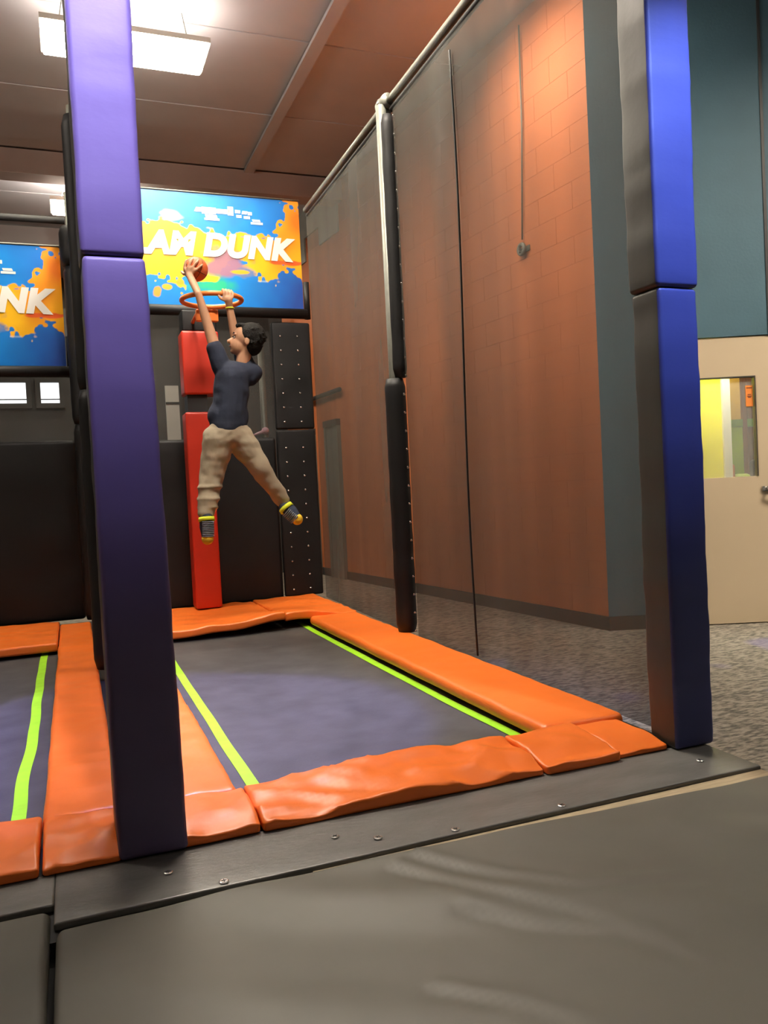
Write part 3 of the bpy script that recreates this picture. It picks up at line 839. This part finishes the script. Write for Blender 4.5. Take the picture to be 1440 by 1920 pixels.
def artwork(W_, H_):
    rng = np.random.default_rng(5)
    u = np.linspace(0, 1, W_)[None, :].repeat(H_, 0); v = np.linspace(0, 1, H_)[:, None].repeat(W_, 1)
    n1 = value_noise(H_, W_, (5, 9), rng); n2 = value_noise(H_, W_, (12, 22), rng); n3 = value_noise(H_, W_, (30, 52), rng)
    n4 = value_noise(H_, W_, (9, 60), rng)
    img = np.zeros((H_, W_, 3))
    deep = np.array([0.01, 0.05, 0.36]); cyan = np.array([0.0, 0.24, 0.68]); navy = np.array([0.02, 0.03, 0.22])
    t = np.clip(1.15 - 1.25*np.abs(u-0.50) + 0.4*n1 + 0.2*n2, 0, 1)[..., None]
    img[:] = deep*(1-t) + cyan*t
    # lower right turns violet navy
    q = np.clip((u-0.72)*3.0 + (0.35-v)*0.6 + n1*0.6, 0, 1)[..., None]*np.clip((0.55-v)*3, 0, 1)[..., None]
    img = img*(1-q*0.8) + navy*q*0.8
    up = np.interp(u[0], [0, .12, .24, .33, .38, .5, .62, .78, .86, .90, .94, 1], [.70, .72, .70, .74, .78, .70, .66, .65, .66, .80, .93, 1.05])[None, :]
    lo = np.interp(u[0], [0, .10, .25, .36, .42, .47, .60, .68, .72, .80, .88, .94, 1], [.30, .26, .28, .24, .14, .27, .28, .42, .36, .27, .28, .36, .28])[None, :]
    edge = 0.05*n2 + 0.10*n3 + 0.03*n1
    left_top = np.where(u > 0.84, 1.6, 0.35)
    inside = np.clip(np.minimum(up + edge*left_top*2.0 - v, v - lo - edge*1.4)/0.012, 0, 1)
    # pieces bitten out: mauve cloud under the D
    yel = np.array([0.95, 0.52, 0.01]); orange = np.array([0.88, 0.20, 0.01])
    s = np.clip((u-0.72)*2.2 + 0.9*n1 + 0.5*np.clip(v-0.5, 0, 1), 0, 1)
    s = np.maximum(s, np.clip(1 - u*14, 0, 1))[..., None]
    col = yel*(1-s) + orange*s
    inside = inside[..., None]
    img = img*(1-inside) + col*inside
    # mauve patch below the D and green glow beside it
    def blob(cx, cy, rx, ry, c, soft, k=1.0, nzs=0.6):
        nonlocal img
        d = np.sqrt(((u-cx)/rx)**2 + ((v-cy)/ry)**2) + nzs*(n2+0.6*n3)
        a = np.clip((1-d)/soft, 0, 1)[..., None]*k
        img = img*(1-a) + np.array(c)*a
    blob(.63, .38, .12, .15, (.36, .17, .24), .35, .95, .5)
    blob(.72, .31, .07, .06, (.16, .20, .34), .4, .9)
    blob(.57, .19, .13, .10, (.02, .50, .24), .6, .95, .4)
    blob(.54, .24, .07, .035, (.90, .62, .02), .2, 1, .5)
    blob(.70, .315, .05, .022, (.92, .48, .03), .2, 1, .3)
    blob(.93, .42, .10, .025, (.85, .12, .02), .25, 1, .4)
    blob(.36, .155, .022, .026, (.95, .45, .03), .2, 1, .3)
    blob(.42, .20, .018, .020, (.92, .42, .03), .2, 1, .3)
    blob(.315, .10, .02, .05, (.92, .36, .05), .2, 1, .6)
    blob(.16, .12, .03, .04, (.92, .40, .04), .2, 1, .6)
    # soft white patch at upper left and thin blue brush strokes on the yellow
    blob(.395, .79, .05, .05, (.85, .90, .90), .6, .85, .5)
    st = np.clip(1-np.abs(v-(0.635-0.01*(u-.8)))/0.008, 0, 1)*((u > .58) & (u < .86))*np.clip(n4*4+.4, 0, 1)
    img = img*(1-st[..., None]) + np.array([.02, .10, .45])*st[..., None]
    wh = np.clip(1-np.abs(v-0.24)/0.01, 0, 1)*((u > .78) & (u < .83))*0.6
    img = img*(1-wh[..., None]) + np.array([.5, .7, .9])*wh[..., None]
    return np.clip(img, 0, 1)

SW, SH = 1.72, 0.89
ART_W, ART_H = 360, 190
ART = artwork(ART_W, ART_H)
def sign_face_mesh():
    mb = MB()
    mb.grid(lambda u, v: (u*SW, 0.0, v*SH), ART_W-1, ART_H-1)
    me = mb.mesh('print_panel', True)
    ca = me.color_attributes.new('print', 'FLOAT_COLOR', 'POINT')
    arr = np.ones((ART_H*ART_W, 4), dtype=np.float32)
    arr[:, :3] = ART.reshape(-1, 3)
    ca.data.foreach_set('color', arr.ravel())
    me.materials.append(MATS['sign_print'])
    return me
def text_mesh(txt, size, shear, offset):
    cu = bpy.data.curves.new('lettering', 'FONT')
    cu.body = txt; cu.size = size; cu.shear = shear; cu.offset = offset; cu.extrude = 0.0012
    cu.space_character = 1.04
    o = bpy.data.objects.new('lettering_tmp', cu); COL.objects.link(o)
    dg = bpy.context.evaluated_depsgraph_get()
    me = bpy.data.meshes.new_from_object(o.evaluated_get(dg))
    bpy.data.objects.remove(o)
    return me
FACE = sign_face_mesh()
def fit(me, x0, x1, z0, z1, y, curve=0.0):
    co = np.zeros(len(me.vertices)*3); me.vertices.foreach_get('co', co); co = co.reshape(-1, 3)
    mn, mx = co.min(0), co.max(0)
    t = (co[:, 0]-mn[0])/(mx[0]-mn[0])
    X = x0 + t*(x1-x0)
    Z = z0 + (co[:, 1]-mn[1])/(mx[1]-mn[1])*(z1-z0) + curve*(4*t*(1-t))
    Y = y - (co[:, 2]-mn[2])
    me.vertices.foreach_set('co', np.stack([X, Y, Z], 1).ravel()); me.update()
TXT = text_mesh('SLAM DUNK', 0.34, 0.22, 0.020)
fit(TXT, 0.14*SW, 0.975*SW, 0.425*SH, 0.645*SH, -0.004, 0.010)
TXT.materials.append(MATS['print_white'])
# small white brand-like smear marks above the lettering
def mark_mesh(boxes, mat):
    mb = MB()
    for x0, z0, x1, z1, sl in boxes:
        mb.add([(x0*SW, -0.003, z0*SH), (x1*SW, -0.003, z0*SH), ((x1+sl)*SW, -0.003, z1*SH), ((x0+sl)*SW, -0.003, z1*SH)], [(0, 1, 2, 3)])
    me = mb.mesh('mark', False); me.materials.append(MATS[mat]); return me
MARK = mark_mesh([(.50, .835, .535, .875, .01), (.535, .82, .60, .88, .0), (.60, .83, .665, .872, .0), (.655, .82, .682, .90, .0), (.545, .765, .615, .785, 0), (.553, .785, .607, .815, -.004),
                  (.69, .845, .715, .875, 0), (.72, .84, .745, .87, .005), (.75, .835, .77, .865, 0), (.695, .805, .72, .83, 0), (.73, .80, .76, .825, 0), (.762, .755, .82, .775, .0), (.772, .78, .81, .80, -.004)], 'print_white')
def sign(x0, z0, label):
    e = empty('lane_sign', (x0, BY-0.07, z0)); tag(e, label, 'sign', 'lane signs')
    p = sub('print_panel', FACE, None, e)
    sub('lettering', TXT, None, p)
    sub('mark', MARK, None, p)
    MB().box((0, 0.002, 0), (SW, 0.03, SH)).build('backing', 'black_base', e, smooth=False)
    MB().tube([(-0.01, -0.002, SH+0.004), (SW+0.004, -0.002, SH+0.004)], 0.007, 8).build('top_edge', 'galvanised', e)
    rb = MB().tube([(-0.02, -0.01, -0.045), (SW+0.02, -0.01, -0.045)], 0.042, 16).build('padded_bar', 'black_vinyl', e)
    MB().tube([(SW+0.03, 0.0, -0.085), (SW+0.03, 0.0, 0.22)], 0.026, 12).build('side_tube', 'black_vinyl', e)
    return e
sign(1.905-SW, 2.443, 'brightly lit SLAM DUNK sign with blue and yellow paint splashes above the hoop')
sign(0.030-SW, 1.955, 'dimmer SLAM DUNK sign hanging lower in the neighbouring lane')

# ------------------------------------------------------------------ hoop post and hoop
hp = empty('hoop_post', (0.955, 6.40, 0.054)); tag(hp, 'red padded square post carrying the hoop', 'hoop post')
MB().rbox((-0.10, -0.10, 0.0), (0.10, 0.10, 1.52), 0.018, 0.06).build('lower_pad', 'red_vinyl', hp)
MB().box((-0.075, -0.075, 1.515), (0.075, 0.09, 1.66)).build('post_core', 'black_base', hp, smooth=False)
MB().rbox((-0.098, -0.11, 1.655), (0.185, 0.10, 2.14), 0.018, 0.06).build('upper_pad', 'red_vinyl', hp)
MB().rbox((-0.085, -0.095, 2.14), (0.175, 0.09, 2.30), 0.012, 0.06).build('mount_pad', 'black_vinyl', hp)
ho = empty('basketball_hoop', (1.0, 5.70, 2.288)); tag(ho, 'orange metal basketball hoop in front of the bright sign', 'basketball hoop')
RR = 0.205
MB().torus((0, 0, 0), RR, 0.017, 64, 14).build('ring', 'hoop_orange', ho)
br_ = MB()
br_.tube([(-0.05, RR-0.005, -0.005), (-0.05, 0.60, -0.03)], 0.014, 10)
br_.tube([(0.05, RR-0.005, -0.005), (0.05, 0.60, -0.03)], 0.014, 10)
br_.build('arm', 'hoop_orange', ho)
MB().rbox((-0.08, RR+0.01, -0.10), (0.08, RR+0.05, -0.015), 0.008, 0.04).build('bracket', 'hoop_orange', ho)

# ------------------------------------------------------------------ basketball
BALL = Vector((0.888, 5.62, 2.476))
ba = MB().sphere((0, 0, 0), 0.083, 32, 20).build('basketball', 'ball_rubber', loc=BALL)
tag(ba, 'small orange basketball held up against the bright sign', 'basketball')
ba.rotation_euler = (0.5, 0.3, 0.4)
for ax_ in ('X', 'Y', 'Z'):
    MB().torus((0, 0, 0), 0.0825, 0.0018, 40, 5, ax_).build('seam', 'black_rubber', ba)

# ------------------------------------------------------------------ the person
def remesh(mb, voxel, smooth_it, name):
    """fuse the solids into one continuous skin"""
    o = bpy.data.objects.new('tmp', mb.mesh('tmp'))
    COL.objects.link(o)
    m1 = o.modifiers.new('r', 'REMESH'); m1.mode = 'VOXEL'; m1.voxel_size = voxel
    m2 = o.modifiers.new('s', 'SMOOTH'); m2.factor = 0.5; m2.iterations = smooth_it
    dg = bpy.context.evaluated_depsgraph_get()
    me = bpy.data.meshes.new_from_object(o.evaluated_get(dg))
    bpy.data.objects.remove(o)
    me.name = name
    me.polygons.foreach_set('use_smooth', [True]*len(me.polygons))
    return me

def limb(mb, pts, rads, sub_=6, n=16):
    """tapered limb through joints, with ball joints"""
    P = [Vector(p) for p in pts]
    pp, rr = [], []
    for i in range(len(P)-1):
        for k in range(sub_):
            t = k/sub_
            pp.append(P[i].lerp(P[i+1], t)); rr.append(rads[i]*(1-t)+rads[i+1]*t)
    pp.append(P[-1]); rr.append(rads[-1])
    mb.tube(pp, rr, n)
    for p, r in zip(P, rads): mb.sphere(p, r, n, 10)

V = Vector
# joints (world), back to the viewer, reaching up to the hoop
HEAD = V((1.165, 5.43, 1.965)); NECK = V((1.135, 5.44, 1.80))
SHL, ELL, WRL, HNL = V((0.985, 5.44, 1.800)), V((0.925, 5.45, 2.045)), V((0.868, 5.44, 2.265)), V((0.850, 5.475, 2.385))
SHR, ELR, WRR, HNR = V((1.165, 5.45, 1.770)), V((1.115, 5.53, 2.005)), V((1.083, 5.50, 2.190)), V((1.070, 5.475, 2.262))
CHEST, WAIST, PEL = V((1.06, 5.43, 1.70)), V((1.02, 5.43, 1.45)), V((1.015, 5.43, 1.34))
HPL, KNL, ANL, TOL = V((0.945, 5.43, 1.30)), V((0.885, 5.45, 1.045)), V((0.828, 5.40, 0.79)), V((0.826, 5.375, 0.645))
HPR, KNR, ANR, TOR = V((1.085, 5.43, 1.30)), V((1.225, 5.41, 1.075)), V((1.378, 5.45, 0.835)), V((1.445, 5.40, 0.735))

body = MB()
# head: cranium, jaw, nose; face looks to -X and a little up
fdir = V((-0.90, 0.18, 0.22)).normalized()
sdir = fdir.cross(V((0, 0, 1))).normalized()
udir = sdir.cross(fdir).normalized()
frame = Matrix((fdir, sdir, udir)).transposed()
def hp_(a, b_, c): return HEAD + fdir*a + sdir*b_ + udir*c
body.sphere(hp_(-0.012, 0, 0.018), 0.092, 24, 16, (1.06, 0.86, 1.0), frame)
body.sphere(hp_(0.03, 0, -0.045), 0.066, 20, 14, (0.98, 0.86, 1.12), frame)
body.sphere(hp_(0.066, 0, -0.092), 0.022, 14, 10, (1, 1.1, 0.9), frame)            # chin
limb(body, [hp_(0.082, 0, -0.005), hp_(0.108, 0, -0.034)], [0.009, 0.014], 3, 10)   # nose
body.sphere(hp_(0.088, 0, -0.040), 0.017, 12, 8, (0.8, 1.2, 0.6), frame)
body.sphere(hp_(0.083, 0, -0.066), 0.017, 12, 8, (0.7, 1.4, 0.5), frame)            # lips
body.sphere(hp_(0.075, 0.03, 0.014), 0.018, 12, 8, (0.7, 1.2, 0.5), frame)          # brows
body.sphere(hp_(0.075, -0.03, 0.014), 0.018, 12, 8, (0.7, 1.2, 0.5), frame)
for sg in (-1, 1):                                                                   # ears
    body.sphere(hp_(-0.014, sg*0.082, -0.022), 0.024, 14, 10, (0.75, 0.3, 1.15), frame)
limb(body, [HEAD - udir*0.05 - fdir*0.01, NECK, NECK - V((0.02, 0, 0.07))], [0.050, 0.047, 0.058])
# trunk and legs (under the clothes)
limb(body, [NECK - V((0.02, 0, 0.06)), CHEST, WAIST, PEL], [0.07, 0.10, 0.095, 0.10])
limb(body, [SHL, CHEST, SHR], [0.048, 0.09, 0.048])
limb(body, [SHL, ELL, WRL], [0.045, 0.035, 0.024])
limb(body, [SHR, ELR, WRR], [0.044, 0.034, 0.024])
limb(body, [PEL, HPL, KNL, ANL], [0.09, 0.075, 0.05, 0.034])
limb(body, [PEL, HPR, KNR, ANR], [0.09, 0.075, 0.05, 0.034])
# hand on the ball: palm on the near left side, fingers spread over it
def finger(pts, r0):
    limb(body, pts, [r0, r0*0.95, r0*0.88, r0*0.78][:len(pts)], 3, 10)
bc = BALL
def onball(th, ph, e=0.012):
    """point on the ball: th around vertical from -Y towards -X, ph up"""
    d = V((-math.sin(th)*math.cos(ph), -math.cos(th)*math.cos(ph), math.sin(ph)))
    return bc + d*(0.083+e)
palm_c = onball(0.75, -0.55, 0.013)
limb(body, [WRL, palm_c.lerp(WRL, 0.35), palm_c], [0.024, 0.026, 0.024], 3, 12)
kn = [onball(1.00, -0.15), onball(0.68, -0.10), onball(0.38, -0.14), onball(0.12, -0.28)]
tips = [(onball(0.98, 0.16), onball(0.90, 0.46)), (onball(0.52, 0.22), onball(0.34, 0.52)), (onball(0.12, 0.16), onball(-0.10, 0.42)), (onball(-0.14, -0.08), onball(-0.36, 0.10))]
for k in range(4):
    limb(body, [palm_c, kn[k]], [0.020, 0.012], 3, 10)
    finger([kn[k], tips[k][0], tips[k][1]], [0.0095, 0.010, 0.0095, 0.0082][k])
finger([palm_c, onball(1.35, -0.45), onball(1.72, -0.20)], 0.0115)
# hand gripping the ring: fingers hooked over the front of the tube
RC = V((1.0, 5.70, 2.288))
palm_r = WRR.lerp(HNR, 0.75) + V((0, -0.004, 0))
limb(body, [WRR, palm_r], [0.024, 0.027], 4, 12)
for k in range(4):
    an = -PI/2 + (0.20 + 0.105*k)
    rp = RC + V((math.cos(an)*RR, math.sin(an)*RR, 0))
    out = V((math.cos(an), math.sin(an), 0))
    b0 = palm_r + V((-0.030 + 0.019*k, 0, 0.012))
    finger([b0, rp + out*0.026 + V((0, 0, 0.004)), rp + out*0.006 + V((0, 0, 0.027)), rp - out*0.024 + V((0, 0, 0.008))], [0.0098, 0.0102, 0.0098, 0.0085][k])
finger([palm_r + V((-0.018, 0.0, -0.008)), palm_r + V((-0.05, 0.01, 0.008)), palm_r + V((-0.062, 0.015, 0.028))], 0.0115)
person = bpy.data.objects.new('person', remesh(body, 0.005, 4, 'person'))
COL.objects.link(person); person.data.materials.append(MATS['skin'])
tag(person, 'person in navy shirt and khaki trousers hanging from the hoop with a ball', 'person')
# face details
for sg in (-1, 1):
    ey = MB().sphere(hp_(0.0735, sg*0.031, -0.004), 0.0095, 12, 8).build('eye', 'eye_white', person)
    MB().sphere(hp_(0.0835, sg*0.0315, -0.003), 0.0055, 10, 6).build('iris', 'hair', ey)
    MB().tube([hp_(0.088, sg*0.014, 0.020), hp_(0.086, sg*0.032, 0.025), hp_(0.074, sg*0.048, 0.020)], [0.003, 0.004, 0.002], 6).build('eyebrow', 'hair', person)
MB().tube([hp_(0.088, -0.022, -0.066), hp_(0.0965, 0, -0.065), hp_(0.088, 0.022, -0.066)], [0.002, 0.004, 0.002], 8).build('lips', 'lip_skin', person)
# hair: thick dark cap over crown and back, with tufts
hm = MB()
hm.sphere(hp_(-0.034, 0, 0.034), 0.098, 28, 18, (0.98, 0.95, 0.93), frame)
hm.sphere(hp_(-0.056, 0, -0.018), 0.080, 24, 16, (0.80, 0.98, 1.0), frame)
hm.sphere(hp_(0.030, 0, 0.082), 0.045, 18, 12, (1.2, 1.25, 0.55), frame)
rnd = random.Random(3)
for k in range(60):
    th, ph = rnd.uniform(0, 2*PI), rnd.uniform(-0.5, 1.4)
    d = fdir*(-0.45 + 0.6*math.cos(th)*math.cos(ph)) + sdir*math.sin(th)*math.cos(ph) + udir*math.sin(ph)
    d.normalize()
    if d.dot(fdir) > 0.45 and d.dot(udir) < 0.75: continue
    c0 = hp_(-0.034, 0, 0.026) + d*0.082
    limb(hm, [c0, c0 + d*0.015 + V((rnd.uniform(-.008, .008), rnd.uniform(-.008, .008), rnd.uniform(-.014, .002)))], [0.016, 0.007], 2, 8)
hair = bpy.data.objects.new('hair', remesh(hm, 0.005, 2, 'hair')); COL.objects.link(hair); hair.data.materials.append(MATS['hair']); hair.parent = person
# t-shirt
def fold(me, amp, f, seed):
    n_ = len(me.vertices)
    co = np.zeros(n_*3); me.vertices.foreach_get('co', co); co = co.reshape(-1, 3)
    no = np.zeros(n_*3); me.vertex_normals.foreach_get('vector', no); no = no.reshape(-1, 3)
    a = np.array([nz(c[0]*f*0.7+seed, c[1]*f*0.7, c[2]*f*1.5) + 0.5*nz(c[0]*f*2+seed, c[1]*f*2, c[2]*f*3) for c in co])
    co += no*(amp*a)[:, None]
    me.vertices.foreach_set('co', co.ravel()); me.update()
ts = MB()
limb(ts, [NECK - V((0.022, 0, 0.065)), CHEST, WAIST, WAIST - V((0.005, 0, 0.06))], [0.082, 0.120, 0.118, 0.122])
limb(ts, [SHL + V((0.015, 0, -0.03)), CHEST + V((0, 0, 0.02)), SHR + V((0.03, 0, -0.03))], [0.070, 0.105, 0.075])
ts.sphere((1.02, 5.43, 1.46), 0.1, 24, 16, (1.38, 1.05, 1.3))
limb(ts, [SHL + V((0.01, 0, -0.02)), SHL.lerp(ELL, 0.42)], [0.068, 0.056])
limb(ts, [SHR + V((0.01, 0, -0.02)), SHR.lerp(ELR, 0.40)], [0.072, 0.058])
limb(ts, [SHR + V((0.03, 0, -0.02)), V((1.185, 5.42, 1.70))], [0.066, 0.05])
tm = remesh(ts, 0.007, 6, 't_shirt'); fold(tm, 0.008, 7, 1.0)
# open hem: drop everything below the hem line, and the sleeve ends stay closed on the arm
tshirt = bpy.data.objects.new('t_shirt', tm); COL.objects.link(tshirt); tm.materials.append(MATS['navy_cotton']); tshirt.parent = person
# trousers
tr_ = MB()
tr_.sphere((1.015, 5.43, 1.375), 0.1, 24, 16, (1.33, 1.08, 0.75))
limb(tr_, [PEL, HPL, KNL, ANL + V((0.002, 0, 0.03))], [0.118, 0.108, 0.082, 0.058])
limb(tr_, [PEL, HPR, KNR, ANR + V((-0.015, 0, 0.03))], [0.118, 0.102, 0.072, 0.050])
for q, r_ in ((0.25, 0.088), (0.55, 0.079), (0.78, 0.070)):
    c = KNL.lerp(ANL, q); tr_.sphere(c, r_, 16, 10, (1, 1, 0.35))
tm = remesh(tr_, 0.007, 5, 'trousers'); fold(tm, 0.010, 8, 6.0)
trs = bpy.data.objects.new('trousers', tm); COL.objects.link(trs); tm.materials.append(MATS['khaki_cotton']); trs.parent = person
# grip socks
def sock(an, toe, heel_dir, stripe_n, label):
    d = (toe-an).normalized()
    mb = MB()
    heel = an + heel_dir*0.022
    limb(mb, [an - d*0.05, an, an.lerp(toe, 0.5), toe], [0.040, 0.044, 0.048, 0.036], 5, 16)
    limb(mb, [an, heel, heel.lerp(toe, 0.6)], [0.040, 0.040, 0.038], 5, 14)
    s_ = bpy.data.objects.new('sock', remesh(mb, 0.006, 4, 'sock')); COL.objects.link(s_)
    s_.data.materials.append(MATS['sock_navy']); s_.parent = person
    cf = MB().tube([an + heel_dir*0.014 + d*0.006, an + heel_dir*0.014 + d*0.032], [0.052, 0.054], 18).build('cuff', 'sock_yellow', s_)
    tp = MB().sphere(toe + d*0.004, 0.040, 16, 10).build('toe_cap', 'sock_gold', s_)
    side = d.cross(heel_dir).normalized()
    for k in range(stripe_n):
        c = heel.lerp(toe, 0.22 + 0.74*k/stripe_n) + heel_dir*(0.036 - 0.008*k/stripe_n)
        MB().tube([c - side*0.038, c - side*0.018 + heel_dir*0.009, c + side*0.018 + heel_dir*0.009, c + side*0.038], 0.0048, 6).build('grip_stripe', 'sock_grey', s_)
    return s_
sock(ANL, TOL, V((0.05, -1.0, -0.1)).normalized(), 9, 'l')
sock(ANR, TOR, V((-0.35, -0.75, -0.5)).normalized(), 7, 'r')
MB().torus((0, 0, 0), 0.025, 0.006, 24, 8).build('wristband', 'band_yellow', person, loc=WRR)

# ------------------------------------------------------------------ ceiling lamps
def fixture(x0, x1, y, z, dy, mat, label, far=False):
    e = empty('high_bay_light', ((x0+x1)/2, y, z)); tag(e, label, 'ceiling light', 'high bay ceiling lights')
    hx = (x1-x0)/2
    MB().box((-hx, -dy/2, 0.012), (hx, dy/2, 0.05)).build('housing', 'fixture_body', e, smooth=False)
    for k in range(4):
        yy = -dy/2 + dy*(k+0.5)/4
        MB().rbox((-hx+0.015, yy-dy*0.105, -0.012), (hx-0.015, yy+dy*0.105, 0.0115), 0.012, 0.3).build('lamp_tube', mat, e)
    for xx in (-hx*0.8, hx*0.8):
        MB().tube([(xx, 0, 0.05), (xx*0.9, 0, CEIL-z-0.02)], 0.004, 6).build('hanger_wire', 'galvanised', e)
fixture(-0.01, 1.16, 6.27, 4.25, 0.46, 'lamp_glow', 'large bright ceiling light partly hidden by the purple post')
fixture(-0.02, 1.10, 9.73, 4.22, 0.46, 'lamp_glow_far', 'small far ceiling light above the dimmer sign')

# ------------------------------------------------------------------ behind the back nets
for n_, (x0, x1, lab) in enumerate([(-1.25, -0.44, 'bright daylight window behind the net, wider of the pair'), (-0.273, -0.056, 'bright daylight window behind the net, narrower of the pair')]):
    e = empty('window_%d' % (n_+1), (x0, 11.0, 2.195)); tag(e, lab, 'window', kind='structure')
    ww = x1-x0
    MB().box((0, 0.03, 0), (ww, 0.04, 0.26)).build('pane', 'window_glow', e, smooth=False)
    MB().box((0, 0, 0.045), (ww, 0.03, 0.057)).build('glazing_bar', 'dark_wall', e, smooth=False)
    for lo, hi in [((-.06, -.02, -.06), (0, .06, .32)), ((ww, -.02, -.06), (ww+.06, .06, .32)), ((0, -.02, .26), (ww, .06, .32)), ((0, -.02, -.06), (ww, .06, 0))]:
        MB().box(lo, hi).build('window_frame', 'dark_wall', e, smooth=False)
pw = MB().box((-5.9, 11.06, FLOOR), (2.9, 11.2, 3.4)).build('wall_partition', 'dark_wall', smooth=False)
tag(pw, 'dark partition wall behind the back nets', 'wall', kind='structure')
sp = empty('standpipe', (1.60, BY+0.28, FLOOR)); tag(sp, 'grey vertical pipe with a pink valve behind the back net', 'pipe')
MB().tube([(0, 0, 0), (0, 0, 2.42)], 0.028, 12).build('pipe', 'galvanised', sp)
MB().tube([(0, -0.03, 1.66), (-0.12, -0.04, 1.62)], [0.018, 0.008], 8).build('valve_lever', 'pink_plastic', sp)
MB().sphere((0, -0.015, 1.66), 0.034, 12, 8).build('valve', 'pink_plastic', sp)
ns = empty('notice_stand', (0.92, 7.6, FLOOR)); tag(ns, 'pale upright board behind the net beside the red hoop post', 'notice board')
MB().box((-0.06, -0.01, 1.30), (0.06, 0.01, 2.15)).build('board', 'white_plastic', ns, smooth=False)
MB().box((-0.06, -0.014, 1.98), (0.06, 0.0, 2.0)).build('bar', 'black_base', ns, smooth=False)
MB().tube([(0, 0, 0), (0, 0, 1.3)], 0.015, 8).build('stand', 'black_base', ns)
